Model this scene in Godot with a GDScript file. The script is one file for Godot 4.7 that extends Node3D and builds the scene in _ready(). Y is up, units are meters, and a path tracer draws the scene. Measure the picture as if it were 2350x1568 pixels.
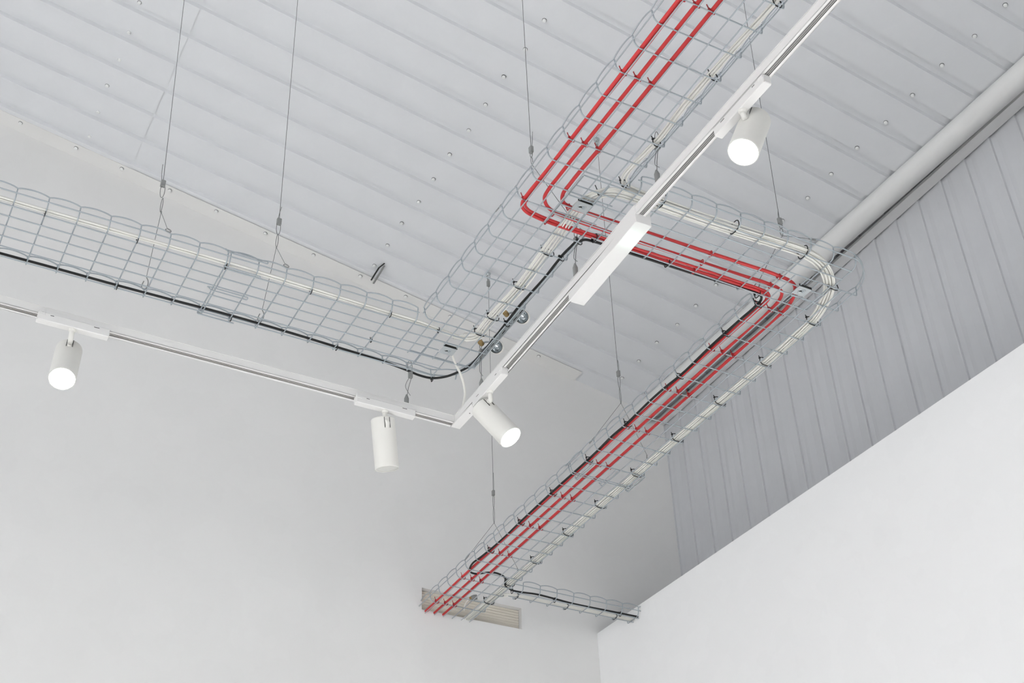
extends Node3D
# A corner of a hall seen from below: wire cable trays hang from a sheet-metal roof over a lighting track.
# Distances in metres. v(a, c, h): a = towards the far wall, c = to the right, h = above eye height (1.6 m over the floor).

const EYE := 1.6
const ROOF_H := 5.2927
const ROOF_FALL := 0.17158
const FAR := 5.645
const SIDE := 4.295
const PART := 3.674
const LONG_H := 2.9125
const CROSS_H := 2.9175
const RAIL_H := 2.944
const TOP_H := 2.962
const ORD := ["first", "second", "third", "fourth", "fifth", "sixth", "seventh", "eighth", "ninth", "tenth", "eleventh", "twelfth", "thirteenth"]

var M := {}
var taken := {}

func v(a: float, c: float, h: float) -> Vector3:
	return Vector3(c, EYE + h, -a)

func roof_h(c: float) -> float:
	return ROOF_H - ROOF_FALL * c

# ------------------------------------------------------------------ naming and tagging
func numbered(n: String) -> String:
	if not taken.has(n):
		taken[n] = 0
		return n
	taken[n] += 1
	return "%s_%03d" % [n, taken[n]]

func thing(called: String, label: String, category: String, at: Vector3, group := "") -> Node3D:
	var o := Node3D.new()
	o.name = numbered(called)
	add_child(o, true)
	o.position = at
	o.set_meta("label", label)
	o.set_meta("category", category)
	if group != "":
		o.set_meta("group", group)
	return o

func structure(called: String, label: String, category: String) -> Node3D:
	var o := thing(called, label, category, Vector3.ZERO)
	o.set_meta("kind", "structure")
	return o

func top_of(o: Node3D) -> Vector3:
	var p := Vector3.ZERO
	var n: Node = o
	while n is Node3D and n != self:
		p += (n as Node3D).position
		n = n.get_parent()
	return p

# a part made of geometry given in world coordinates
func part(parent: Node3D, called: String, b: Dictionary, mat: Material, label := "") -> MeshInstance3D:
	var mi := MeshInstance3D.new()
	mi.name = called
	var org := top_of(parent)
	var vs: PackedVector3Array = b.v
	for i in vs.size():
		vs[i] -= org
	mi.mesh = to_mesh(b, vs)
	mi.material_override = mat
	mi.cast_shadow = GeometryInstance3D.SHADOW_CASTING_SETTING_ON
	parent.add_child(mi, true)
	if label != "":
		mi.set_meta("label", label)
	return mi

func shared(parent: Node3D, called: String, mesh: Mesh, mat: Material, at: Transform3D) -> MeshInstance3D:
	var mi := MeshInstance3D.new()
	mi.name = called
	mi.mesh = mesh
	mi.material_override = mat
	mi.transform = at
	mi.cast_shadow = GeometryInstance3D.SHADOW_CASTING_SETTING_ON
	parent.add_child(mi, true)
	return mi

# one mesh that is a thing of its own
func single(called: String, label: String, category: String, at: Vector3, b: Dictionary, mat: Material, group := "") -> MeshInstance3D:
	var vs: PackedVector3Array = b.v
	for i in vs.size():
		vs[i] -= at
	var mi := MeshInstance3D.new()
	mi.name = numbered(called)
	mi.mesh = to_mesh(b, vs)
	mi.material_override = mat
	add_child(mi, true)
	mi.position = at
	mi.set_meta("label", label)
	mi.set_meta("category", category)
	if group != "":
		mi.set_meta("group", group)
	return mi

# ------------------------------------------------------------------ geometry
func geo() -> Dictionary:
	return {"v": PackedVector3Array(), "n": PackedVector3Array(), "i": PackedInt32Array()}

func to_mesh(b: Dictionary, vs: PackedVector3Array) -> ArrayMesh:
	var arr := []
	arr.resize(Mesh.ARRAY_MAX)
	arr[Mesh.ARRAY_VERTEX] = vs
	arr[Mesh.ARRAY_NORMAL] = b.n
	arr[Mesh.ARRAY_INDEX] = b.i
	var m := ArrayMesh.new()
	m.add_surface_from_arrays(Mesh.PRIMITIVE_TRIANGLES, arr)
	return m

func built(b: Dictionary) -> ArrayMesh:
	return to_mesh(b, b.v)

func quad(b: Dictionary, p: Vector3, q: Vector3, r: Vector3, s: Vector3, out: Vector3) -> void:
	# four corners in order; out tells which way the face looks
	var n := (q - p).cross(s - p).normalized()
	if n == Vector3.ZERO:
		n = (r - q).cross(s - q).normalized()
	var vs: PackedVector3Array = b.v
	var ns: PackedVector3Array = b.n
	var ids: PackedInt32Array = b.i
	var k := vs.size()
	var flip := n.dot(out) < 0.0
	if flip:
		n = -n
	for x in [p, q, r, s]:
		vs.append(x)
		ns.append(n)
	if flip:
		for j in [0, 1, 2, 0, 2, 3]:
			ids.append(k + j)
	else:
		for j in [0, 2, 1, 0, 3, 2]:
			ids.append(k + j)
	b.v = vs
	b.n = ns
	b.i = ids

func add_tube(b: Dictionary, path: Array, r: float, sides := 6, r2 := -1.0, radii := []) -> void:
	# r across, r2 along the second axis (flat strips and ovals); radii per point if given
	if r2 < 0.0:
		r2 = r
	var vs: PackedVector3Array = b.v
	var ns: PackedVector3Array = b.n
	var ids: PackedInt32Array = b.i
	var n := path.size()
	var closed: bool = n > 3 and (path[0] as Vector3).distance_to(path[n - 1]) < 1e-6
	var up := Vector3.ZERO
	var base := vs.size()
	for i in n:
		var a: Vector3 = path[max(i - 1, 0)]
		var c: Vector3 = path[min(i + 1, n - 1)]
		if closed and (i == 0 or i == n - 1):
			a = path[n - 2]
			c = path[1]
		var t := (c - a).normalized()
		if up == Vector3.ZERO:
			up = Vector3.UP if absf(t.y) < 0.9 else Vector3.RIGHT
		var sx := t.cross(up).normalized()
		up = sx.cross(t).normalized()
		var k := 1.0
		if radii.size() == n:
			k = radii[i]
		for s in sides:
			var w := TAU * s / sides
			vs.append(path[i] + (sx * cos(w) * r + up * sin(w) * r2) * k)
			ns.append((sx * cos(w) / r + up * sin(w) / r2).normalized())
	for i in n - 1:
		for s in sides:
			var p := base + i * sides + s
			var q := base + i * sides + (s + 1) % sides
			for j in [p, q, p + sides, q, q + sides, p + sides]:
				ids.append(j)
	if not closed:
		for e in [0, n - 1]:
			var t2: Vector3 = (path[0] - path[1]) if e == 0 else (path[n - 1] - path[n - 2])
			t2 = t2.normalized()
			var k0 := vs.size()
			for s in sides:
				vs.append(vs[base + e * sides + s])
				ns.append(t2)
			for s in range(1, sides - 1):
				if e == 0:
					for j in [k0, k0 + s + 1, k0 + s]:
						ids.append(j)
				else:
					for j in [k0, k0 + s, k0 + s + 1]:
						ids.append(j)
	b.v = vs
	b.n = ns
	b.i = ids

func tube(path: Array, r: float, sides := 6) -> Dictionary:
	var b := geo()
	add_tube(b, path, r, sides)
	return b

# a box on three edge vectors from a centre, with bevelled long edges
func add_box(b: Dictionary, c: Vector3, x: Vector3, y: Vector3, z: Vector3, bevel := 0.0) -> void:
	# x, y, z are half edges
	var e := bevel
	var lx := x.length()
	var ly := y.length()
	var lz := z.length()
	var ux := x / lx
	var uy := y / ly
	var uz := z / lz
	var ix := lx - e
	var iy := ly - e
	var iz := lz - e
	for s in [-1.0, 1.0]:
		quad(b, c + ux * lx * s - uy * iy - uz * iz, c + ux * lx * s + uy * iy - uz * iz, c + ux * lx * s + uy * iy + uz * iz, c + ux * lx * s - uy * iy + uz * iz, ux * s)
		quad(b, c + uy * ly * s - ux * ix - uz * iz, c + uy * ly * s + ux * ix - uz * iz, c + uy * ly * s + ux * ix + uz * iz, c + uy * ly * s - ux * ix + uz * iz, uy * s)
		quad(b, c + uz * lz * s - ux * ix - uy * iy, c + uz * lz * s + ux * ix - uy * iy, c + uz * lz * s + ux * ix + uy * iy, c + uz * lz * s - ux * ix + uy * iy, uz * s)
	if e <= 0.0:
		return
	for s in [-1.0, 1.0]:
		for t in [-1.0, 1.0]:
			quad(b, c + ux * s * lx + uy * t * iy - uz * iz, c + ux * s * ix + uy * t * ly - uz * iz, c + ux * s * ix + uy * t * ly + uz * iz, c + ux * s * lx + uy * t * iy + uz * iz, ux * s + uy * t)
			quad(b, c + ux * s * lx + uz * t * iz - uy * iy, c + ux * s * ix + uz * t * lz - uy * iy, c + ux * s * ix + uz * t * lz + uy * iy, c + ux * s * lx + uz * t * iz + uy * iy, ux * s + uz * t)
			quad(b, c + uy * s * ly + uz * t * iz - ux * ix, c + uy * s * iy + uz * t * lz - ux * ix, c + uy * s * iy + uz * t * lz + ux * ix, c + uy * s * ly + uz * t * iz + ux * ix, uy * s + uz * t)

func box(c: Vector3, x: Vector3, y: Vector3, z: Vector3, bevel := 0.0) -> Dictionary:
	var b := geo()
	add_box(b, c, x, y, z, bevel)
	return b

# axis-aligned box between two corners
func slab(lo: Vector3, hi: Vector3, bevel := 0.0) -> Dictionary:
	var h := (hi - lo) * 0.5
	return box((lo + hi) * 0.5, Vector3(absf(h.x), 0, 0), Vector3(0, absf(h.y), 0), Vector3(0, 0, absf(h.z)), bevel)

func append(b: Dictionary, o: Dictionary) -> void:
	var vs: PackedVector3Array = b.v
	var ns: PackedVector3Array = b.n
	var ids: PackedInt32Array = b.i
	var off := vs.size()
	vs.append_array(o.v)
	ns.append_array(o.n)
	for x in o.i:
		ids.append(x + off)
	b.v = vs
	b.n = ns
	b.i = ids

# profile turned about an axis: list of [distance along, radius]
func add_lathe(b: Dictionary, o: Vector3, axis: Vector3, prof: Array, sides := 28) -> void:
	var t := axis.normalized()
	var up := Vector3.UP if absf(t.y) < 0.9 else Vector3.RIGHT
	var sx := t.cross(up).normalized()
	var sy := sx.cross(t).normalized()
	for i in prof.size() - 1:
		var a0: float = prof[i][0]
		var r0: float = prof[i][1]
		var a1: float = prof[i + 1][0]
		var r1: float = prof[i + 1][1]
		var slope := Vector2(r0 - r1, a1 - a0).normalized()   # (along, outward)
		var vs: PackedVector3Array = b.v
		var ns: PackedVector3Array = b.n
		var ids: PackedInt32Array = b.i
		var k := vs.size()
		for s in sides + 1:
			var w := TAU * s / sides
			var d := sx * cos(w) + sy * sin(w)
			vs.append(o + t * a0 + d * r0)
			vs.append(o + t * a1 + d * r1)
			var nn := (t * slope.x + d * slope.y).normalized()
			ns.append(nn)
			ns.append(nn)
		for s in sides:
			for j in [0, 2, 1, 2, 3, 1]:
				ids.append(k + s * 2 + j)
		b.v = vs
		b.n = ns
		b.i = ids

func lathe(o: Vector3, axis: Vector3, prof: Array, sides := 28) -> Dictionary:
	var b := geo()
	add_lathe(b, o, axis, prof, sides)
	return b

# smooth path through points
func smooth(pts: Array, per := 6) -> Array:
	var out := []
	var n := pts.size()
	for i in n - 1:
		var p0: Vector3 = pts[max(i - 1, 0)]
		var p1: Vector3 = pts[i]
		var p2: Vector3 = pts[i + 1]
		var p3: Vector3 = pts[min(i + 2, n - 1)]
		for k in per:
			var t1 := maxf(p1.distance_to(p2), 1e-5)
			out.append(p1.cubic_interpolate_in_time(p2, p0, p3, float(k) / per, t1, -maxf(p0.distance_to(p1), 1e-5), t1 + maxf(p2.distance_to(p3), 1e-5)))
	out.append(pts[n - 1])
	return out

# path shifted sideways in plan and upwards
func shifted(path: Array, side: float, lift: float, wob := 0.0, seed_value := 0.0) -> Array:
	var out := []
	var run := 0.0
	for i in path.size():
		var a: Vector3 = path[max(i - 1, 0)]
		var c: Vector3 = path[min(i + 1, path.size() - 1)]
		if i > 0:
			run += (path[i] - path[i - 1]).length()
		var t := (c - a)
		t.y = 0
		t = t.normalized()
		var s := t.cross(Vector3.UP)
		var w1 := sin(run * 9.0 + seed_value * 5.1) * wob + sin(run * 3.7 + seed_value * 2.3) * wob
		var w2 := absf(sin(run * 6.3 + seed_value * 3.9)) * wob
		out.append(path[i] + s * (side + w1) + Vector3.UP * (lift + w2))
	return out

func vv(list: Array, h: float) -> Array:
	var out := []
	for p in list:
		out.append(v(p[0], p[1], p[2] if p.size() > 2 else h))
	return out

# ------------------------------------------------------------------ materials
func mat(called: String, c: Color, rough: float, metal := 0.0) -> StandardMaterial3D:
	var m := StandardMaterial3D.new()
	m.resource_name = called
	m.albedo_color = c
	m.roughness = rough
	m.metallic = metal
	M[called] = m
	return m

func noise_tex(freq: float, octaves: int, lo: Color, hi: Color, size := 512, seed_value := 3) -> NoiseTexture2D:
	var n := FastNoiseLite.new()
	n.seed = seed_value
	n.frequency = freq
	n.fractal_octaves = octaves
	var t := NoiseTexture2D.new()
	t.noise = n
	t.width = size
	t.height = size
	t.seamless = true
	var g := Gradient.new()
	g.set_color(0, lo)
	g.set_color(1, hi)
	t.color_ramp = g
	return t

func surface(called: String, c: Color, rough: float, tile: float, spread: float, bump: float, seed_value: int) -> StandardMaterial3D:
	var m := mat(called, c, rough)
	var k := 1.0 - spread
	m.albedo_texture = noise_tex(0.008, 4, Color(k, k, k), Color(1, 1, 1), 512, seed_value)
	m.uv1_triplanar = true
	m.uv1_world_triplanar = true
	m.uv1_scale = Vector3.ONE * tile
	if bump > 0.0:
		m.heightmap_enabled = true
		m.heightmap_texture = noise_tex(0.03, 4, Color.BLACK, Color.WHITE, 512, seed_value + 11)
		m.heightmap_scale = bump
	return m

func materials() -> void:
	surface("plaster", Color(0.885, 0.883, 0.878), 0.9, 0.5, 0.012, 0.05, 5)
	surface("board", Color(0.905, 0.905, 0.905), 0.85, 0.6, 0.01, 0.02, 9)
	surface("roof_sheet", Color(0.86, 0.866, 0.876), 0.55, 0.8, 0.015, 0.0, 21)
	surface("cladding_sheet", Color(0.765, 0.77, 0.782), 0.6, 0.7, 0.02, 0.0, 33)
	surface("concrete", Color(0.80, 0.795, 0.785), 0.7, 0.35, 0.06, 0.0, 41)
	mat("screw", Color(0.88, 0.885, 0.88), 0.5)
	mat("gasket", Color(0.36, 0.37, 0.37), 0.8)
	mat("flashing", Color(0.875, 0.872, 0.865), 0.6)
	mat("pipe", Color(0.83, 0.83, 0.825), 0.55)
	mat("angle", Color(0.86, 0.86, 0.86), 0.6)
	mat("zinc", Color(0.66, 0.69, 0.71), 0.38, 0.45)
	mat("zinc_plate", Color(0.72, 0.74, 0.75), 0.42, 0.4)
	mat("steel_wire", Color(0.42, 0.43, 0.43), 0.45, 0.4)
	mat("clamp_grey", Color(0.56, 0.565, 0.56), 0.5, 0.3)
	mat("red", Color(0.78, 0.20, 0.21), 0.45)
	mat("red_tie", Color(0.66, 0.11, 0.13), 0.45)
	mat("white_cable", Color(0.88, 0.875, 0.85), 0.5)
	mat("black_cable", Color(0.035, 0.04, 0.045), 0.45)
	mat("black_tie", Color(0.02, 0.022, 0.024), 0.4)
	mat("white_lamp", Color(0.86, 0.855, 0.835), 0.5)
	mat("white_track", Color(0.87, 0.866, 0.86), 0.45)
	mat("slot", Color(0.44, 0.43, 0.43), 0.6)
	mat("rail_metal", Color(0.74, 0.735, 0.73), 0.5)
	mat("mark", Color(0.22, 0.22, 0.22), 0.7)
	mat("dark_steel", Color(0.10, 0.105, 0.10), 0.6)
	mat("brass", Color(0.60, 0.50, 0.32), 0.4, 0.3)
	mat("mirror", Color(0.88, 0.90, 0.91), 0.15, 0.9)
	mat("beige", Color(0.86, 0.835, 0.79), 0.7)
	mat("window_metal", Color(0.75, 0.75, 0.75), 0.5)
	var lit := mat("lamp_glow", Color(1, 1, 1), 0.5)
	lit.emission_enabled = true
	lit.emission = Color(1, 1, 1)
	lit.emission_energy_multiplier = 9.0
	var led := mat("led_glow", Color(0.8, 1.0, 0.9), 0.4)
	led.emission_enabled = true
	led.emission = Color(0.80, 1.0, 0.90)
	led.emission_energy_multiplier = 1.1
	var off := mat("lens_off", Color(0.80, 0.80, 0.78), 0.2)
	off.metallic = 0.0

# ------------------------------------------------------------------ the room
func camera_and_light() -> void:
	var cam := Camera3D.new()
	cam.name = "camera"
	add_child(cam)
	cam.transform = Transform3D(Basis(Vector3(0.87969, -0.03066, 0.47456), Vector3(-0.26138, 0.80249, 0.53636), Vector3(-0.39728, -0.59587, 0.69793)), Vector3(0, EYE, 0))
	cam.fov = 28.9238
	cam.near = 0.05
	cam.far = 100.0
	cam.current = true
	var we := WorldEnvironment.new()
	we.name = "world_environment"
	var e := Environment.new()
	e.background_mode = Environment.BG_SKY
	var sm := ProceduralSkyMaterial.new()
	sm.sky_top_color = Color(0.93, 0.96, 1.0)
	sm.sky_horizon_color = Color(0.97, 0.98, 1.0)
	sm.ground_bottom_color = Color(0.84, 0.84, 0.84)
	sm.ground_horizon_color = Color(0.90, 0.90, 0.90)
	sm.sun_angle_max = 0.0
	sm.energy_multiplier = 4.0
	var sky := Sky.new()
	sky.sky_material = sm
	e.sky = sky
	e.tonemap_mode = Environment.TONE_MAPPER_LINEAR
	e.tonemap_exposure = 2.04
	e.sdfgi_enabled = true
	e.ssao_enabled = true
	e.ssil_enabled = true
	we.environment = e
	add_child(we)

func profile_sheet(b: Dictionary, prof: Array, place: Callable, x0: float, x1: float, out: Vector3) -> void:
	# prof: [along, depth] points; place(along, across, depth) gives the world point
	for i in prof.size() - 1:
		quad(b, place.call(prof[i][0], x0, prof[i][1]), place.call(prof[i + 1][0], x0, prof[i + 1][1]), place.call(prof[i + 1][0], x1, prof[i + 1][1]), place.call(prof[i][0], x1, prof[i][1]), out)

func roof_screw(holder: Node3D, called: String, head: Mesh, at: Transform3D, ring: Mesh) -> void:
	var o := shared(holder, called, head, M.screw, at)
	shared(o, "gasket", ring, M.gasket, Transform3D.IDENTITY)

func build_room() -> void:
	# roof: profiled sheets one metre wide, an end lap at c = 0.797, a slab on top
	var roof := structure("ceiling", "pale grey profiled metal roof sheets with rows of screws, sloping down to the right", "ceiling")
	var place := func(a: float, c: float, d: float) -> Vector3: return v(a, c, roof_h(c) - d)
	for n in range(-13, 4):
		var a0 := 2.680 + n
		var a1 := a0 + 1.0
		var prof := [[a0 - 0.012, -0.001 + 0.0], [a0 - 0.008, 0.0]]
		for k in 5:
			var s := a0 - 0.008 + 0.2 * k
			prof.append([s + 0.005, -0.026])
			prof.append([s + 0.043, -0.026])
			prof.append([s + 0.050, 0.0])
			prof.append([s + 0.200, 0.0])
		prof[-1][0] = a1 - 0.008
		var cut := []
		for q in prof:
			if q[0] <= FAR + 0.1:
				cut.append(q)
		if cut.size() < 2:
			continue
		for half in 2:
			var b := geo()
			var lap := 0.003 if half == 0 else 0.0
			var shifted_prof := []
			for q in cut:
				shifted_prof.append([q[0], q[1] + lap])
			shifted_prof[0] = [shifted_prof[0][0], shifted_prof[0][1] - 0.003]
			profile_sheet(b, shifted_prof, place, -12.2 if half == 0 else 0.77, 0.797 if half == 0 else 4.45, Vector3.DOWN)
			if half == 0:
				for i in shifted_prof.size() - 1:   # the cut edge of the upper sheet
					quad(b, place.call(shifted_prof[i][0], 0.797, shifted_prof[i][1]), place.call(shifted_prof[i + 1][0], 0.797, shifted_prof[i + 1][1]), place.call(shifted_prof[i + 1][0], 0.797, shifted_prof[i + 1][1] - 0.003), place.call(shifted_prof[i][0], 0.797, shifted_prof[i][1] - 0.003), Vector3.RIGHT)
			part(roof, "roof_panel", b, M.roof_sheet)
	var sb := geo()
	add_box(sb, (v(-10.3, -12.2, roof_h(-12.2) + 0.08) + v(5.8, 4.45, roof_h(4.45) + 0.08)) * 0.5, Vector3(8.325, -8.325 * ROOF_FALL, 0), Vector3(0.06 * ROOF_FALL, 0.06, 0), Vector3(0, 0, 8.05))
	part(roof, "roof_deck", sb, M.roof_sheet)
	var down := Vector3(-ROOF_FALL, -1, 0).normalized()
	var sg := geo()
	add_lathe(sg, Vector3.ZERO, down, [[0.002, 0.0098], [0.007, 0.0094], [0.0095, 0.007], [0.0105, 0.0]], 16)
	var screw := built(sg)
	var gk := geo()
	add_lathe(gk, Vector3.ZERO, down, [[-0.001, 0.0112], [0.0022, 0.0112], [0.0026, 0.0100], [0.0026, 0.0]], 16)
	var gasket := built(gk)
	for c in [0.538, 2.21, 3.865]:
		for k in range(-9, 11):
			var a := 3.456 + 0.2 * k + (0.003 if (k % 3) == 0 else -0.002)
			roof_screw(roof, "roof_screw", screw, Transform3D(Basis.IDENTITY, v(a, c + 0.006 * sin(k * 2.1), roof_h(c) - 0.0005)), gasket)
	# flashing along the far wall
	var fl := structure("trim_1", "flat pale flashing strip with screws where roof meets the far wall", "trim")
	var fb := geo()
	var f0 := -12.0
	var f1 := 3.645
	add_box(fb, (v(5.5975, f0, roof_h(f0) - 0.0055) + v(5.5975, f1, roof_h(f1) - 0.0055)) * 0.5, Vector3((f1 - f0) * 0.5, -(f1 - f0) * 0.5 * ROOF_FALL, 0), Vector3(0.0015 * ROOF_FALL, 0.0015, 0), Vector3(0, 0, 0.0475))
	part(fl, "strip", fb, M.flashing)
	for c in [-0.95, -0.66, -0.38, -0.09, 0.197, 0.50, 0.756, 1.03, 1.301, 1.594, 1.888, 2.18, 2.47, 2.76, 3.06, 3.357]:
		roof_screw(fl, "flashing_screw", screw, Transform3D(Basis.IDENTITY, v(5.576, c, roof_h(c) - 0.0068)), gasket)
	# far wall with the slot the long tray runs into
	var wf := structure("wall_far", "smooth white plastered far wall with a slot where the trays end", "wall")
	var c0 := 2.626
	var c1 := 3.208
	var h0 := 2.932
	var h1 := 3.052
	var t := 0.14
	var lo := -EYE - 0.02
	var wb := geo()
	for r in [[-12.2, c0, lo, 7.5], [c1, 4.6, lo, 4.95], [c0, c1, lo, h0], [c0, c1, h1, 5.0]]:
		var bb := slab(v(FAR + t, r[0], r[2]), v(FAR, r[1], r[3]))
		append(wb, bb)
	part(wf, "plaster", wb, M.plaster)
	part(wf, "recess_back", slab(v(FAR + 0.20, c0 - 0.03, h0 - 0.03), v(FAR + 0.16, c1 + 0.03, h1 + 0.03)), M.beige)
	for k in 8:
		part(wf, "slat", box(v(FAR + 0.035, (c0 + c1) * 0.5, h0 + 0.009 + 0.0148 * k), Vector3((c1 - c0) * 0.5 - 0.001, 0, 0), Vector3(0, 0.0062, 0.004), Vector3(0, -0.002, 0.003), 0.001), M.beige)
	# right wall: ribbed cladding sheets above a white board partition
	var wr := structure("wall_right", "grey ribbed metal cladding on the upper right wall", "wall")
	var placec := func(a: float, h: float, d: float) -> Vector3: return v(a, SIDE - d, h)
	for n in range(-14, 3):
		var a0 := 3.648 + 0.993 * n
		var prof := [[a0, -0.002]]
		for k in 6:
			var s := a0 + 0.006 + 0.1655 * k
			prof.append([s, 0.0])
			prof.append([s + 0.003, 0.010])
			prof.append([s + 0.012, 0.010])
			prof.append([s + 0.060, 0.004])
			prof.append([s + 0.110, 0.004])
			prof.append([s + 0.135, 0.0])
		prof.append([a0 + 0.993, 0.0])
		var cut := []
		for q in prof:
			if q[0] <= FAR + 0.01:
				cut.append(q)
		if cut.size() < 3:
			continue
		var cb := geo()
		profile_sheet(cb, cut, placec, lo, 4.62, Vector3.LEFT)
		part(wr, "cladding_panel", cb, M.cladding_sheet)
	part(wr, "outer_leaf", slab(v(5.8, SIDE + 0.14, lo), v(-10.3, SIDE + 0.02, 4.65)), M.cladding_sheet)
	var wp := structure("wall_partition", "smooth white board partition rising at the lower right", "wall")
	var pb := geo()
	var e0 := -10.2
	var e1 := FAR - 0.001
	var t0 := 2.828 + 0.0292 * e0
	var t1 := 2.830 + 0.0292 * e1
	var q := [v(e0, PART, lo), v(e1, PART, lo), v(e1, PART, t1), v(e0, PART, t0)]
	var th := Vector3(0.1, 0, 0)
	quad(pb, q[0], q[1], q[2], q[3], Vector3.LEFT)
	quad(pb, q[0] + th, q[1] + th, q[2] + th, q[3] + th, Vector3.RIGHT)
	quad(pb, q[3], q[2], q[2] + th, q[3] + th, Vector3.UP)
	quad(pb, q[0], q[1], q[1] + th, q[0] + th, Vector3.DOWN)
	quad(pb, q[0], q[3], q[3] + th, q[0] + th, Vector3.BACK)
	quad(pb, q[1], q[2], q[2] + th, q[1] + th, Vector3.FORWARD)
	part(wp, "board", pb, M.board)
	# floor, left wall and back wall with the glazed openings that light the hall
	var fl2 := structure("floor", "pale polished concrete floor of the hall", "floor")
	part(fl2, "concrete", slab(v(-10.3, -12.3, -EYE - 0.2), v(5.8, 4.6, -EYE)), M.concrete)
	var wl := structure("wall_left", "white left wall with a wide glazed opening", "wall")
	var lb := geo()
	for r in [[-10.3, 5.8, lo, -1.3], [-10.3, 5.8, 2.2, 7.6], [-10.3, -9.4, -1.3, 2.2], [5.2, 5.8, -1.3, 2.2]]:
		var bb := slab(v(r[1], -12.2, r[2]), v(r[0], -12.0, r[3]))
		append(lb, bb)
	part(wl, "plaster", lb, M.plaster)
	var w1 := structure("window_1", "wide glazed opening in the left wall with slim posts", "window")
	for k in 6:
		var a := -9.4 + 14.6 * k / 5.0
		part(w1, "post", slab(v(a + 0.03, -12.14, -1.3), v(a - 0.03, -12.06, 2.2)), M.window_metal)
	var wbk := structure("wall_back", "white back wall with a wide glazed opening", "wall")
	var kb := geo()
	for r in [[-12.2, 4.6, lo, -1.3], [-12.2, 4.6, 1.2, 7.6], [-12.2, -6.6, -1.3, 1.2], [-2.0, 4.6, -1.3, 1.2]]:
		var bb := slab(v(-10.0, r[0], r[2]), v(-10.2, r[1], r[3]))
		append(kb, bb)
	part(wbk, "plaster", kb, M.plaster)
	var w2 := structure("window_2", "wide glazed opening in the back wall with slim posts", "window")
	for k in 5:
		var c := -6.6 + 4.6 * k / 4.0
		part(w2, "post", slab(v(-10.06, c - 0.03, -1.3), v(-10.14, c + 0.03, 1.2)), M.window_metal)
	# round pipe and flat angle under the eaves
	single("steel_pipe", "long round white steel pipe under the roof along the right wall", "pipe", v(5.6, 4.11, 4.52),
		tube([v(-9.9, 4.206, 4.478), v(-4.5, 4.206, 4.500), v(2.4, 4.141, 4.519), v(FAR, 4.111, 4.541)], 0.059, 40), M.pipe)
	var ang := thing("steel_angle", "flat grey steel angle fixed along the cladding below the pipe", "beam", v(5.6, 4.27, 4.51))
	part(ang, "flange", slab(v(FAR, 4.222, 4.508), v(-10.0, SIDE - 0.011, 4.512)), M.angle)
	part(ang, "lip", slab(v(FAR, 4.222, 4.512), v(-10.0, 4.226, 4.524)), M.angle)
	# bent dark bracket stuck up through the flashing
	var br := thing("roof_bracket", "small bent dark steel strap poking through the roof flashing", "bracket", v(5.48, 2.24, 4.905))
	var bb2 := geo()
	add_tube(bb2, [v(5.395, 2.252, roof_h(2.25) - 0.010), v(5.436, 2.236, roof_h(2.24) - 0.020), v(5.50, 2.236, roof_h(2.24) - 0.024), v(5.556, 2.240, roof_h(2.24) - 0.022)], 0.005, 6, 0.003)
	part(br, "strap", bb2, M.dark_steel)
	var bb3 := geo()
	add_tube(bb3, [v(5.41, 2.258, roof_h(2.258) - 0.013), v(5.47, 2.258, roof_h(2.258) - 0.021), v(5.575, 2.262, roof_h(2.262) - 0.021)], 0.006, 6, 0.003)
	part(br, "lug", bb3, M.clamp_grey)

# ------------------------------------------------------------------ wire cable trays
func tray_place(along_depth: bool, skew: float, mid: float) -> Callable:
	if along_depth:
		return func(a: float, c: float, h: float) -> Vector3: return v(a, c + skew * (a - mid), h)
	return func(a: float, c: float, h: float) -> Vector3: return v(c + skew * (a - mid), a, h)

# sides: [near/left floor corner, far/right floor corner]; a cross wire is [position, from, to, wall at start, wall at end]
func cross_path(pl: Callable, w: Array, s0: float, s1: float, top := TOP_H) -> Array:
	var a: float = w[0]
	var p := []
	if w[3]:
		p.append(pl.call(a, s0 - 0.005, top))
		p.append(pl.call(a, s0 - 0.001, CROSS_H + 0.017))
		p.append(pl.call(a, s0 + 0.002, CROSS_H + 0.010))
		p.append(pl.call(a, s0 + 0.009, CROSS_H + 0.0025))
		p.append(pl.call(a, s0 + 0.016, CROSS_H))
	else:
		p.append(pl.call(a, w[1], CROSS_H))
	if w[4]:
		p.append(pl.call(a, s1 - 0.008, CROSS_H))
		p.append(pl.call(a, s1 - 0.002, CROSS_H + 0.002))
		p.append(pl.call(a, s1, CROSS_H + 0.008))
		p.append(pl.call(a, s1 + 0.005, top))
	else:
		p.append(pl.call(a, w[2], CROSS_H))
	return p

# the wavy top wire: low at the cross wires, arched between them
func wave(pl: Callable, nodes: Array, side: float) -> Array:
	var out := []
	for i in nodes.size() - 1:
		for k in 8:
			var t := k / 8.0
			out.append(pl.call(lerpf(nodes[i], nodes[i + 1], t), side, TOP_H + 0.0095 * pow(sin(PI * t), 0.75)))
	out.append(pl.call(nodes[-1], side, TOP_H))
	return out

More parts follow.
